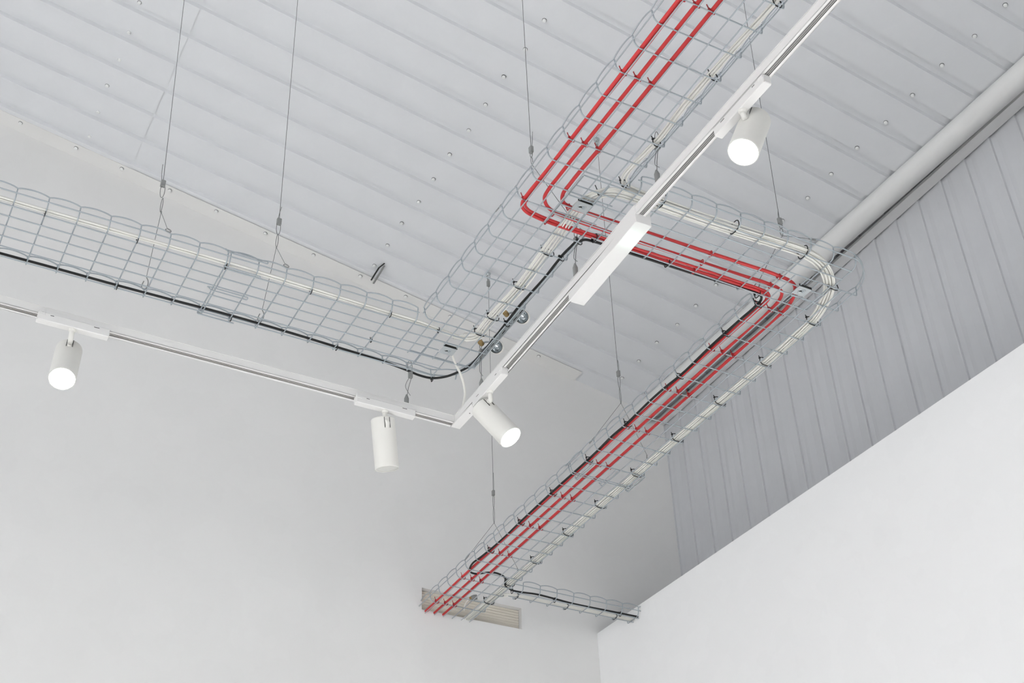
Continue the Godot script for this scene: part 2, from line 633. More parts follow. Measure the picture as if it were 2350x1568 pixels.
func cable_tray(label: String, at: Vector3, pl: Callable, longs: Array, crosses: Array, s0: float, s1: float, rails: Array) -> Node3D:
	var t := thing("cable_tray", label, "cable tray", at, "galvanised wire cable trays")
	for w in crosses:
		part(t, "cross_wire", tube(cross_path(pl, w, s0, s1), 0.0024, 6), M.zinc)
	for l in longs:
		part(t, "floor_wire", tube([pl.call(l[1], l[0], LONG_H), pl.call((l[1] + l[2]) * 0.5, l[0], LONG_H), pl.call(l[2], l[0], LONG_H)], 0.0024, 6), M.zinc)
	for r in rails:   # [which side, nodes, straight from, straight to]
		var off: float = s0 - 0.008 if r[0] == 0 else s1 + 0.008
		if r[1].size() > 1:
			part(t, "top_wire", tube(wave(pl, r[1], off), 0.0024, 6), M.zinc)
		part(t, "side_wire", tube([pl.call(r[2], off + (0.002 if r[0] == 0 else -0.002), RAIL_H), pl.call(r[3], off + (0.002 if r[0] == 0 else -0.002), RAIL_H)], 0.0024, 6), M.zinc)
	return t

func steps(from: float, step: float, n0: int, n1: int) -> Array:
	var out := []
	for k in range(n0, n1 + 1):
		out.append(from + step * k)
	return out

func build_trays() -> void:
	# A, left run, two sections
	var pa := tray_place(false, 0.0, 0.0)
	var la := [3.473, 3.526, 3.578, 3.631, 3.684, 3.737]
	var xa := steps(0.165, 0.0997, -14, 7)
	var longs := []
	for c in la:
		longs.append([c, xa[0] - 0.004, 0.867])
	var cr := []
	for a in xa:
		cr.append([a, 0, 0, true, true])
	cable_tray("wire cable tray at far left holding a black cable, left of the splice", v(3.6, -0.2, 2.91), pa, longs, cr, 3.447, 3.757, [[0, xa, xa[0], 0.867], [1, xa, xa[0], 0.867]])
	var xb := steps(0.873, 0.1001, 0, 7)
	var ends := [1.779, 1.854, 1.722, 1.864, 1.781, 1.783]
	longs = []
	for k in 6:
		longs.append([la[k], 0.869, ends[k]])
	cr = []
	for a in xb:
		cr.append([a, 0, 0, true, true])
	cr.append([1.674, 3.495, 0, false, true])
	cr.append([1.776, 3.599, 0, false, true])
	var xf := steps(0.873, 0.1001, 0, 8)
	var ta := cable_tray("wire cable tray from the splice to the corner above the lighting track corner", v(3.6, 1.3, 2.91), pa, longs, cr, 3.447, 3.757, [[0, xb, 0.869, 1.579], [1, xf, 0.869, 1.674]])
	part(ta, "corner_wire", tube(smooth(vv([[3.763, 1.674], [3.770, 1.735], [3.771, 1.785], [3.762, 1.822], [3.730, 1.870], [3.692, 1.897], [3.63, 1.905]], RAIL_H)), 0.0024, 6), M.zinc)
	part(ta, "corner_wire", tube(smooth(vv([[3.765, 1.674, 2.962], [3.768, 1.725, 2.969], [3.765, 1.780, 2.962], [3.757, 1.814, 2.967], [3.744, 1.838, 2.967], [3.724, 1.868, 2.962], [3.696, 1.892, 2.968], [3.63, 1.904, 2.962]], 0)), 0.0024, 6), M.zinc)
	part(ta, "cross_wire", tube([v(3.728, 1.866, 2.9175), v(3.728, 1.870, 2.94), v(3.728, 1.871, 2.962)], 0.0024, 6), M.zinc)
	# B, the run rising to the top of the picture
	var pb := tray_place(true, 0.0043, 2.5)
	cr = []
	var left_nodes := steps(1.919, 0.1007, -6, 15)
	for k in range(-6, 18):
		var a := 1.919 + 0.1007 * k
		if k == 7 or k == 8:
			cr.append([a, 0, 1.888, true, false])
		elif k < 16:
			cr.append([a, 0, 0, true, true])
		else:
			cr.append([a, 1.652 if k == 16 else 1.622, 0, false, true])
	var cb := [1.620, 1.671, 1.722, 1.773, 1.8225, 1.872]
	var eb := [3.642, 3.70, 3.545, 3.545, 3.642, 3.640]
	longs = []
	for k in 6:
		longs.append([cb[k], 1.30, eb[k]])
	longs.append([1.721, 3.590, 3.638])
	cable_tray("wire cable tray with red cables rising to the top edge beside the track", v(2.5, 1.74, 2.91), pb, longs, cr, 1.594, 1.893,
		[[0, left_nodes, 1.30, 3.436], [1, steps(1.919, 0.1007, -6, 6), 1.30, 2.527], [1, steps(1.919, 0.1007, 9, 17), 2.80, 3.64]])
	# D, the short run crossing to the right
	var pd := tray_place(false, -0.003, 2.3)
	cr = [[1.731, 2.543, 2.789, false, false], [1.830, 2.546, 2.789, false, false]]
	var dx := steps(1.929, 0.0985, 0, 9)
	for a in dx:
		if a < 2.55:
			cr.append([a, 0, 0, true, true])
		else:
			cr.append([a, 0, 2.782, true, false])
	longs = []
	var cd := [2.533, 2.583, 2.632, 2.682, 2.729, 2.780]
	var s_d := [1.727, 1.727, 1.727, 1.727, 1.727, 1.905]
	var e_d := [2.815, 2.812, 2.708, 2.813, 2.811, 2.812]
	for k in 6:
		longs.append([cd[k], s_d[k], e_d[k]])
	var td := cable_tray("short wire cable tray crossing between the two long runs under the roof", v(2.65, 2.3, 2.91), pd, longs, cr, 2.507, 2.801,
		[[0, dx, 1.915, 2.80], [1, steps(1.929, 0.0985, 0, 6), 1.905, 2.53]])
	part(td, "corner_wire", tube(smooth(vv([[2.497, 2.798], [2.503, 2.832], [2.528, 2.870], [2.566, 2.906], [2.603, 2.925], [2.64, 2.932]], RAIL_H)), 0.0024, 6), M.zinc)
	part(td, "corner_wire", tube(smooth(vv([[2.496, 2.806, 2.962], [2.507, 2.838, 2.962], [2.536, 2.880, 2.966], [2.569, 2.910, 2.966], [2.605, 2.926, 2.963], [2.64, 2.933, 2.962]], 0)), 0.0024, 6), M.zinc)
	# C, the long run down to the far wall, two sections
	var pc := tray_place(true, -0.0015, 4.0)
	var cc := [2.645, 2.697, 2.747, 2.798, 2.850, 2.898]
	cr = [[2.635, 2.655, 0, false, true], [2.736, 2.653, 0, false, true]]
	var nl := steps(2.837, 0.0993, 0, 13)
	for a in nl:
		cr.append([a, 0, 0, true, true])
	var nr := [2.635, 2.736]
	nr.append_array(nl)
	longs = []
	for k in 6:
		longs.append([cc[k], 2.618 if k == 5 else 2.632, 4.132])
	cable_tray("upper half of the long wire cable tray with red cables beside the grey cladding", v(3.4, 2.77, 2.91), pc, longs, cr, 2.617, 2.924, [[0, nl, 2.815, 4.132], [1, nr, 2.63, 4.132]])
	var n2 := steps(4.142, 0.0981, 0, 14)
	cr = []
	for a in n2:
		cr.append([a, 0, 0, true, true])
	longs = []
	for c in cc:
		longs.append([c, 4.138, 5.640])
	n2.append(5.613)
	cable_tray("lower half of the long wire cable tray ending in the far wall slot", v(4.9, 2.77, 2.91), pc, longs, cr, 2.617, 2.924, [[0, n2, 4.138, 5.64], [1, n2, 4.138, 5.64]])
	# E, the narrow branch behind the partition
	var pe := tray_place(false, 0.0, 3.0)
	var xe := steps(2.982, 0.097, 0, 12)
	cr = []
	for a in xe:
		cr.append([a, 0, 5.318, true, false])
	var te := cable_tray("narrow wire cable tray branching right along the far wall", v(5.27, 3.3, 2.91), pe, [[5.240, 2.935, 4.2], [5.291, 2.935, 4.2]], cr, 5.222, 5.318, [[0, xe, 2.935, 4.2]])
	for a in xe:
		part(te, "end_hook", tube([v(5.318, a, CROSS_H), v(5.325, a, CROSS_H + 0.002), v(5.328, a, CROSS_H + 0.008), v(5.326, a, CROSS_H + 0.014)], 0.0024, 6), M.zinc)
	# splices
	for d in [
		["rod splice on the near side of the left tray joint", [v(3.435, 0.858, 2.955), v(3.435, 0.992, 2.955)], Vector3(0, 0.008, 0)],
		["rod splice under the middle floor of the left tray joint", [v(3.600, 0.855, 2.909), v(3.600, 0.978, 2.909)], Vector3(0, 0, 0.014)],
		["rod splice on the near floor edge of the left tray joint", [v(3.466, 0.872, 2.908), v(3.466, 0.978, 2.908)], Vector3(0, 0, 0.009)],
		["rod splice on the far edge of the left tray joint", [v(3.755, 0.868, 2.914), v(3.755, 0.980, 2.914)], Vector3(0, -0.006, 0.007)],
		["rod splice on the left wall of the long tray joint", [v(4.150, 2.606, 2.955), v(4.030, 2.606, 2.955)], Vector3(0, 0.008, 0)],
		["rod splice under the left floor of the long tray joint", [v(4.152, 2.655, 2.908), v(4.030, 2.655, 2.908)], Vector3(0.010, 0, 0)],
		["rod splice under the middle floor of the long tray joint", [v(4.152, 2.775, 2.909), v(4.030, 2.775, 2.909)], Vector3(0.016, 0, 0)],
		["rod splice on the right edge of the long tray joint", [v(4.152, 2.912, 2.910), v(4.030, 2.912, 2.910)], Vector3(0.012, 0.002, 0)],
	]:
		var p: Vector3 = d[1][0]
		var q: Vector3 = d[1][1]
		var o: Vector3 = d[2]
		var sp := thing("splice_clip", d[0], "splice", (p + q) * 0.5, "rod splices joining tray sections")
		part(sp, "rod", tube([p, p + (q - p) * 0.5, q], 0.0022, 6), M.zinc)
		part(sp, "rod", tube([p + o, p + o + (q - p) * 0.5, q + o], 0.0022, 6), M.zinc)
		var e := (q - p).normalized() * 0.008
		part(sp, "hook", tube(smooth([p + Vector3(0, 0.004, 0), p - e + Vector3(0, 0.010, 0), p - e * 1.3 + o * 0.5 + Vector3(0, 0.004, 0), p - e + o, p + o]), 0.0022, 6), M.zinc)
		part(sp, "hook", tube(smooth([q, q + e, q + e * 1.2 + o * 0.5, q + e + o, q + o]), 0.0022, 6), M.zinc)
	# clamp plates at the three tray corners
	for d in [["square clamp plate under the corner above the track corner", 3.563, 1.753, 0.0], ["square clamp plate where red cables turn beside the emergency box", 2.663, 1.796, 0.0], ["square clamp plate at the right corner near the pipe", 2.694, 2.721, 0.0]]:
		var o := v(d[1], d[2], 2.908)
		var cp := thing("clamp_plate", d[0], "clamp plate", o, "square clamp plates joining tray corners")
		part(cp, "plate", box(o, Vector3(0.0275, 0, 0), Vector3(0, 0.0012, 0), Vector3(0, 0, 0.0225), 0.0008), M.zinc_plate)
		part(cp, "dish", lathe(o + Vector3(0, -0.0012, 0), Vector3.DOWN, [[0.0, 0.015], [0.0018, 0.0135], [0.0006, 0.009], [-0.0005, 0.0]], 20), M.zinc_plate)
		part(cp, "bolt", lathe(o + Vector3(0.004, -0.001, 0.002), Vector3.DOWN, [[0.0, 0.006], [0.0032, 0.006], [0.0042, 0.0048], [0.0042, 0.003], [0.002, 0.0]], 6), M.zinc, "bright bolt head")
		part(cp, "slot", box(o + Vector3(-0.008, -0.0014, 0.001), Vector3(0.006, 0, 0.002), Vector3(0, 0.0012, 0), Vector3(-0.001, 0, 0.0024)), M.dark_steel, "dark slot beside the bolt")
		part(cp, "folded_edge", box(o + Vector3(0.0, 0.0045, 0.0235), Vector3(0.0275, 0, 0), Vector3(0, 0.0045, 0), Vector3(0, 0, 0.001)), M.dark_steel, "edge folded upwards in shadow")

# ------------------------------------------------------------------ cables
func cable(called: String, label: String, path: Array, r: float, m: Material, group := "", sides := 10) -> void:
	single(called, label, "cable", path[0], tube(path, r, sides), m, group)

func build_cables() -> void:
	var h := 2.926
	var r1 := [[0.9, 1.613], [1.917, 1.613], [2.3, 1.616], [2.627, 1.618], [2.70, 1.617], [2.742, 1.620], [2.765, 1.632], [2.780, 1.656], [2.787, 1.690], [2.791, 1.740], [2.792, 1.827], [2.790, 1.95], [2.784, 2.25], [2.778, 2.52], [2.777, 2.60], [2.782, 2.632], [2.797, 2.649], [2.821, 2.656], [2.86, 2.655], [3.13, 2.649], [3.43, 2.649], [4.0, 2.646], [5.03, 2.643], [5.42, 2.646], [5.66, 2.647]]
	var r2 := [[0.9, 1.664], [1.919, 1.666], [2.3, 1.666], [2.59, 1.666], [2.655, 1.667], [2.690, 1.673], [2.716, 1.692], [2.733, 1.718], [2.740, 1.748], [2.743, 1.80], [2.744, 1.946], [2.738, 2.2], [2.732, 2.487], [2.728, 2.60], [2.733, 2.652], [2.745, 2.676], [2.762, 2.688], [2.79, 2.697], [2.84, 2.703], [3.13, 2.700], [3.53, 2.697], [4.3, 2.698], [5.03, 2.697], [5.42, 2.698], [5.66, 2.697]]
	var r3 := [[0.9, 1.714], [1.92, 1.718], [2.42, 1.718], [2.60, 1.716], [2.650, 1.719], [2.674, 1.730], [2.689, 1.747], [2.694, 1.768], [2.694, 1.844], [2.691, 1.946], [2.685, 2.2], [2.678, 2.447], [2.676, 2.61], [2.681, 2.662], [2.694, 2.693], [2.718, 2.714], [2.760, 2.736], [2.80, 2.747], [2.842, 2.752], [3.13, 2.750], [3.53, 2.750], [4.3, 2.747], [5.03, 2.747], [5.42, 2.748], [5.66, 2.747]]
	cable("red_cable", "outermost red cable of the pair nearest the left tray wall at the top", smooth(vv(r1, h)), 0.0056, M.red, "red cables in the trays")
	var tw := shifted(smooth(vv(r1, h)), 0.0105, 0.002, 0.0012, 2.0)
	cable("red_cable", "thin second red cable hugging the outermost red cable", tw, 0.0045, M.red, "red cables in the trays")
	cable("red_cable", "middle red cable of the three evenly spaced runs", smooth(vv(r2, h)), 0.0060, M.red, "red cables in the trays")
	cable("red_cable", "red cable nearest the middle of the tray, innermost at the clamp plate", smooth(vv(r3, h)), 0.0064, M.red, "red cables in the trays")
	# white bundle from the top of the picture
	var wt := smooth(vv([[0.9, 1.858], [1.733, 1.868], [1.925, 1.864], [2.20, 1.866], [2.30, 1.872], [2.40, 1.866], [2.45, 1.862], [2.49, 1.862], [2.518, 1.870], [2.536, 1.888], [2.543, 1.93], [2.545, 2.04], [2.541, 2.2], [2.536, 2.32], [2.530, 2.5], [2.528, 2.61], [2.545, 2.695], [2.575, 2.753], [2.612, 2.797], [2.660, 2.835], [2.736, 2.868], [2.812, 2.886], [2.90, 2.892], [3.45, 2.889], [4.3, 2.889], [5.0, 2.889], [5.42, 2.888], [5.66, 2.888]], 2.925))
	var k := 0
	for o in [[-0.009, 0.014], [-0.002, 0.0205], [0.005, 0.013], [-0.006, 0.006]]:
		cable("white_cable", "white data cable in the bundle coming from the top edge", shifted(wt, o[0], o[1], 0.0012, k * 1.7), 0.0034, M.white_cable, "white data cables from the top edge", 8)
		k += 1
	# white bundle from the corner above the track
	var wl := [[3.455, 1.822], [3.413, 1.819], [3.311, 1.816], [3.128, 1.824], [2.92, 1.812], [2.80, 1.803], [2.71, 1.796], [2.655, 1.800], [2.612, 1.816], [2.580, 1.846], [2.566, 1.885], [2.562, 1.94], [2.560, 2.04], [2.558, 2.2], [2.548, 2.40], [2.540, 2.52], [2.538, 2.60], [2.553, 2.685], [2.583, 2.743], [2.62, 2.787], [2.668, 2.824], [2.740, 2.858], [2.815, 2.880], [2.90, 2.888], [3.45, 2.889], [4.3, 2.889], [5.0, 2.889], [5.42, 2.888], [5.66, 2.888]]
	var wlong := [[3.466, -1.25, 2.926], [3.466, 0.27, 2.926], [3.462, 0.56, 2.926], [3.460, 0.86, 2.926], [3.464, 1.17, 2.926], [3.471, 1.474, 2.926], [3.474, 1.62, 2.926], [3.484, 1.70, 2.926], [3.492, 1.77, 2.928], [3.484, 1.806, 2.928]]
	var full := wlong.duplicate()
	full.append_array(wl)
	var pathl := smooth(vv(full, 2.925))
	k = 0
	for o in [[-0.004, 0.0], [0.003, 0.0005], [0.0, 0.0065]]:
		cable("white_cable", "white data cable running from the far left tray through the corner", shifted(pathl, o[0] * 1.6, o[1], 0.0007, k * 2.1 + 0.6), 0.0036, M.white_cable, "white data cables from the far left", 8)
		k += 1
	var curl := [[3.545, 1.842, 2.99], [3.535, 1.80, 2.975], [3.515, 1.778, 2.94], [3.49, 1.783, 2.927], [3.474, 1.803, 2.927]]
	curl.append_array(wl)
	var pathc := smooth(vv(curl, 2.925))
	k = 0
	for o in [[-0.017, 0.0], [0.0125, 0.001], [0.019, 0.0], [-0.011, 0.0055]]:
		cable("white_cable", "white data cable curling up at the tray corner above the track", shifted(pathc, o[0], o[1], 0.0011, k * 1.3 + 4.0), 0.0034, M.white_cable, "white data cables curling at the corner", 8)
		k += 1
	# white cables in the narrow branch
	var we := vv([[5.42, 2.90, 2.945], [5.35, 2.915, 2.935], [5.305, 2.95, 2.926], [5.297, 3.05, 2.925], [5.296, 3.27, 2.925], [5.295, 3.6, 2.925], [5.295, 4.2, 2.925]], 0)
	k = 0
	for o in [-0.0145, -0.0075, 0.0, 0.0075, 0.0145]:
		cable("white_cable", "white data cable lying side by side in the narrow branch tray", shifted(smooth(we), o, 0.0, 0.0008, k * 1.9), 0.0036, M.white_cable, "white data cables in the narrow branch", 8)
		k += 1
	# black cables
	var bk := [[3.741, -1.25], [3.741, 0.176], [3.739, 0.36], [3.738, 0.57], [3.734, 0.765], [3.730, 0.924], [3.733, 1.176], [3.741, 1.379], [3.746, 1.50], [3.751, 1.588], [3.764, 1.684], [3.773, 1.735], [3.769, 1.785], [3.738, 1.828], [3.692, 1.857], [3.629, 1.880], [3.581, 1.883], [3.45, 1.882], [3.338, 1.878], [3.241, 1.873], [3.141, 1.874], [3.054, 1.876], [2.95, 1.872], [2.904, 1.871], [2.868, 1.874], [2.842, 1.877], [2.825, 1.886], [2.812, 1.900], [2.808, 1.925], [2.806, 2.0], [2.803, 2.13], [2.798, 2.35], [2.790, 2.526], [2.788, 2.59], [2.795, 2.622], [2.812, 2.635], [2.85, 2.640], [2.935, 2.638], [3.13, 2.636], [3.34, 2.640], [3.43, 2.633], [3.53, 2.631], [3.62, 2.633], [3.715, 2.636], [3.82, 2.632], [3.945, 2.637], [4.3, 2.635], [4.61, 2.637], [4.828, 2.640], [4.912, 2.637], [5.017, 2.630], [5.064, 2.625], [5.110, 2.632], [5.144, 2.645], [5.164, 2.665], [5.165, 2.691], [5.148, 2.712], [5.129, 2.735], [5.117, 2.766], [5.124, 2.806], [5.154, 2.847], [5.190, 2.862], [5.212, 2.876], [5.238, 2.909], [5.250, 2.940], [5.250, 2.975], [5.238, 3.06], [5.244, 3.17], [5.253, 3.274], [5.254, 3.38], [5.251, 3.485], [5.248, 3.6], [5.248, 4.2]]
	cable("black_cable", "long black cable winding through every tray to the narrow branch", smooth(vv(bk, 2.9255), 5), 0.0048, M.black_cable)
	# white flex that feeds the track
	cable("flex_cable", "white flex drooping from the corner clamp plate to the track corner", smooth(vv([[3.575, 1.775, 2.914], [3.61, 1.80, 2.916], [3.645, 1.832, 2.913], [3.672, 1.862, 2.900], [3.688, 1.881, 2.876], [3.700, 1.892, 2.846], [3.710, 1.890, 2.80], [3.716, 1.884, 2.760]], 0)), 0.0046, M.white_cable)

# a cable tie: a loop round the cables, its square head and its tail
func tie(label: String, at: Vector3, axis: Vector3, wide: float, tall: float, m: Material, group: String, tail := 0.018, lean := 0.0) -> void:
	var b := geo()
	var s := axis.cross(Vector3.UP).normalized()
	var loop := []
	for k in 17:
		var w := TAU * k / 16.0
		var cx := cos(w)
		var cy := sin(w)
		loop.append(at + s * wide * signf(cx) * pow(absf(cx), 0.7) + Vector3.UP * tall * signf(cy) * pow(absf(cy), 0.8))
	loop[16] = loop[0]
	add_tube(b, loop, 0.0022, 6, 0.0016)
	var hd := at + s * (-wide + 0.001) + Vector3.UP * tall * 0.6
	add_box(b, hd, s * 0.003, Vector3.UP * 0.0034, axis * 0.0036, 0.0008)
	if tail > 0.0:
		var d := (Vector3.UP - s * 0.35 + axis * lean).normalized()
		add_tube(b, [hd, hd + d * tail * 0.5, hd + d * tail], 0.0021, 6, 0.0012)
	single("cable_tie", label, "cable tie", at, b, m, group)

func build_ties() -> void:
	var fwd := Vector3(0, 0, -1)
	var rgt := Vector3(1, 0, 0)
	var which := ["outermost", "middle", "innermost"]
	# red ties on the rising tray
	var n := 0
	for a in [2.4235, 2.122, 1.82]:
		for k in 3:
			tie("red cable tie on the %s red cable of the rising tray, %s above the bend" % [which[k], ORD[n]], v(a, [1.618, 1.667, 1.717][k], 2.922), fwd, 0.0095, 0.010, M.red_tie, "red ties on the rising tray")
		n += 1
	# red ties at the bend by the clamp plate
	tie("red cable tie where the outermost red cable starts to bend", v(2.724, 1.619, 2.922), fwd, 0.0095, 0.010, M.red_tie, "red ties at the first bend")
	tie("red cable tie on outermost red cable just past the bend", v(2.787, 1.732, 2.922), rgt, 0.0095, 0.010, M.red_tie, "red ties at the first bend")
	tie("red cable tie on middle red cable just past the bend", v(2.742, 1.734, 2.922), rgt, 0.0095, 0.010, M.red_tie, "red ties at the first bend")
	tie("red cable tie beside the clamp plate by the emergency box", v(2.694, 1.764, 2.922), rgt, 0.0095, 0.010, M.red_tie, "red ties at the first bend")
	n = 0
	for c in [2.321, 2.610]:
		for k in 3:
			if n == 1 and k == 0:
				continue
			tie("red cable tie on the %s red cable of the crossing tray, %s after the box" % [which[k], ORD[n]], v([2.783, 2.733, 2.681][k] - n * 0.004, c, 2.922), rgt, 0.0095, 0.010, M.red_tie, "red ties on the crossing tray")
		n += 1
	n = 0
	for a in [2.842, 3.133, 3.428, 3.730, 4.033, 4.335, 4.627, 4.923, 5.217, 5.512]:
		for k in 3:
			tie("red cable tie on the %s red cable of the long tray, %s down" % [which[k], ORD[n]], v(a, [2.649, 2.699, 2.748][k], 2.922), fwd, 0.0095, 0.010, M.red_tie, "red ties on the long tray")
		n += 1
	# black ties: left tray
	n = 0
	for c in [0.264, 0.564, 0.866, 1.175, 1.477]:
		tie("black cable tie on white cables of the left tray's near edge, %s from the left" % ORD[n], v(3.468, c, 2.922), rgt, 0.011, 0.0125, M.black_tie, "black ties on the left tray's white cables", 0.012)
		n += 1
	tie("loose black cable tie on the floor of the left tray", v(3.638, 1.477, 2.920), rgt, 0.008, 0.009, M.black_tie, "odd black ties on the left tray", 0.016)
	tie("black cable tie upright on the wire beside the corner clamp plate", v(3.480, 1.674, 2.922), rgt, 0.008, 0.010, M.black_tie, "odd black ties on the left tray", 0.020)
	n = 0
	for c in [0.568, 0.976, 1.381]:
		tie("black cable tie on black cable of the left tray's far edge, %s from the left" % ORD[n], v(3.737, c, 2.921), rgt, 0.010, 0.012, M.black_tie, "black ties on the left tray's black cable", 0.012)
		n += 1
	tie("black cable tie at the outermost point of the black cable's corner sweep", v(3.770, 1.787, 2.921), rgt, 0.008, 0.009, M.black_tie, "black ties on the left tray's black cable", 0.0)
	# black ties: rising tray
	n = 0
	for a in [3.431, 3.328, 3.129, 2.927]:
		tie("black cable tie round white bundle of the rising tray, %s up from the corner" % ORD[n], v(a, 1.820, 2.928), fwd, 0.0235, 0.015, M.black_tie, "black ties on the rising tray's white bundle", 0.014)
		n += 1
	tie("black cable tie on the black cable beside the upper reflector lamp", v(3.334, 1.880, 2.921), fwd, 0.010, 0.013, M.black_tie, "black ties on the rising tray's black cable", 0.014)
	tie("black cable tie on black cable near the track hanger at the box", v(2.927, 1.873, 2.921), fwd, 0.010, 0.011, M.black_tie, "black ties on the rising tray's black cable", 0.0)
	tie("black cable tie where the black cable leaves the rising tray", v(2.826, 1.884, 2.921), fwd, 0.010, 0.012, M.black_tie, "black ties on the rising tray's black cable", 0.010)
	tie("black cable tie with upright tail beside the clamp plate near the box", v(2.596, 1.824, 2.928), fwd, 0.008, 0.012, M.black_tie, "black ties at the first corner", 0.022)
	tie("black cable tie where white bundle leaves the rising tray", v(2.525, 1.872, 2.930), fwd, 0.013, 0.017, M.black_tie, "black ties at the first corner", 0.014)
	n = 0
	for a in [2.326, 2.022, 1.717]:
		tie("black cable tie on white bundle of the rising tray above its corner, number %s upwards" % ORD[n], v(a, 1.868, 2.932), fwd, 0.0145, 0.018, M.black_tie, "black ties on the rising tray's upper bundle", 0.012)
		n += 1
	# black ties: crossing tray
	n = 0
	for c in [2.030, 2.322, 2.613]:
		tie("black cable tie round white bundle of the crossing tray, %s from the track" % ORD[n], v(2.543, c, 2.934), rgt, 0.026, 0.020, M.black_tie, "black ties on the crossing tray's white bundle", 0.008)
		n += 1
	n = 0
	for c in [1.923, 2.215, 2.602]:
		tie("black cable tie over red and black cables of the crossing tray, %s from the left" % ORD[n], v(2.790, c, 2.924), rgt, 0.016, 0.013, M.black_tie, "black ties on the crossing tray's inner edge", 0.024)
		n += 1
	# black ties: long tray
	n = 0
	for a in [2.640, 2.838, 3.122, 3.420, 3.722, 4.036, 4.337, 4.622, 4.929, 5.19, 5.415]:
		tie("black cable tie round white bundle of the long tray, %s down from the corner" % ORD[n], v(a, 2.820 if n == 0 else 2.890, 2.931), fwd, 0.027, 0.018, M.black_tie, "black ties on the long tray's white bundle", 0.010)
		n += 1
	n = 0
	for a in [2.836, 3.032, 3.336, 3.712, 4.015, 4.320, 4.615, 4.911]:
		tie("black cable tie on black and red cables of the long tray, %s down" % ORD[n], v(a, 2.640, 2.922), fwd, 0.016, 0.012, M.black_tie, "black ties on the long tray's black cable", 0.016)
		n += 1
	# black ties: narrow branch
	n = 0
	for c in [2.984, 3.272, 3.563]:
		tie("black cable tie round the white cables of the narrow branch, %s from its start" % ORD[n], v(5.295, c, 2.922), rgt, 0.021, 0.010, M.black_tie, "black ties on the narrow branch's white cables", 0.0)
		n += 1
	n = 0
	for c in [2.934, 3.178, 3.568]:
		tie("black cable tie on the black cable of the narrow branch, %s from its start" % ORD[n], v(5.250, c, 2.921), rgt, 0.010, 0.012, M.black_tie, "black ties on the narrow branch's black cable", 0.012)
		n += 1

# ------------------------------------------------------------------ steel wire hangers
func ellipse_loop(c: Vector3, ax: Vector3, ay: Vector3) -> Array:
	var out := []
	for k in 17:
		var w := TAU * k / 16.0
		out.append(c + ax * cos(w) + ay * sin(w))
	out[16] = out[0]
	return out

func hanger(label: String, apex: Vector3, grip: Vector3, top: Vector3, hooks: Array, across: Vector3, tail: Vector3) -> void:
	var t := thing("suspension_cable", label, "hanger", apex, "steel wire hangers of the trays")
	part(t, "wire", tube([top, grip.lerp(top, 0.5), grip], 0.0011, 6), M.steel_wire)
	part(t, "gripper", box(grip, across * 0.0085, Vector3.UP * 0.015, across.cross(Vector3.UP) * 0.0065, 0.002), M.clamp_grey)
	var s := across * 0.008
	part(t, "tail", tube(smooth([grip - s * 0.6, grip + tail * 0.5 - s * 0.5, grip + tail]), 0.0010, 6), M.steel_wire)
	var ring := apex.lerp(grip, 0.5)
	var half := (grip.y - ring.y) * 0.5
	part(t, "loop", tube(ellipse_loop((grip + ring) * 0.5, s, Vector3.UP * half), 0.0011, 6), M.steel_wire)
	part(t, "loop", tube(ellipse_loop((ring + apex) * 0.5, across.cross(Vector3.UP) * 0.005 + s * 0.3, Vector3.UP * (ring.y - apex.y) * 0.5), 0.0011, 6), M.steel_wire)
	part(t, "crimp", lathe(apex + Vector3(0, 0.004, 0), Vector3.DOWN, [[0.0, 0.0], [0.0, 0.0025], [0.008, 0.0025], [0.008, 0.0]], 8), M.clamp_grey)
	for h in hooks:
		var d: Vector3 = (apex - h).normalized()
		part(t, "bridle", tube([apex, apex.lerp(h, 0.5), h + d * 0.035], 0.0010, 6), M.steel_wire)
		part(t, "snap_hook", tube(smooth([h + d * 0.035, h + d * 0.025 + across * 0.008, h + d * 0.006 + across * 0.010, h - d * 0.010 + across * 0.002, h - d * 0.004 - across * 0.008, h + d * 0.020 - across * 0.005]), 0.0021, 6), M.clamp_grey)

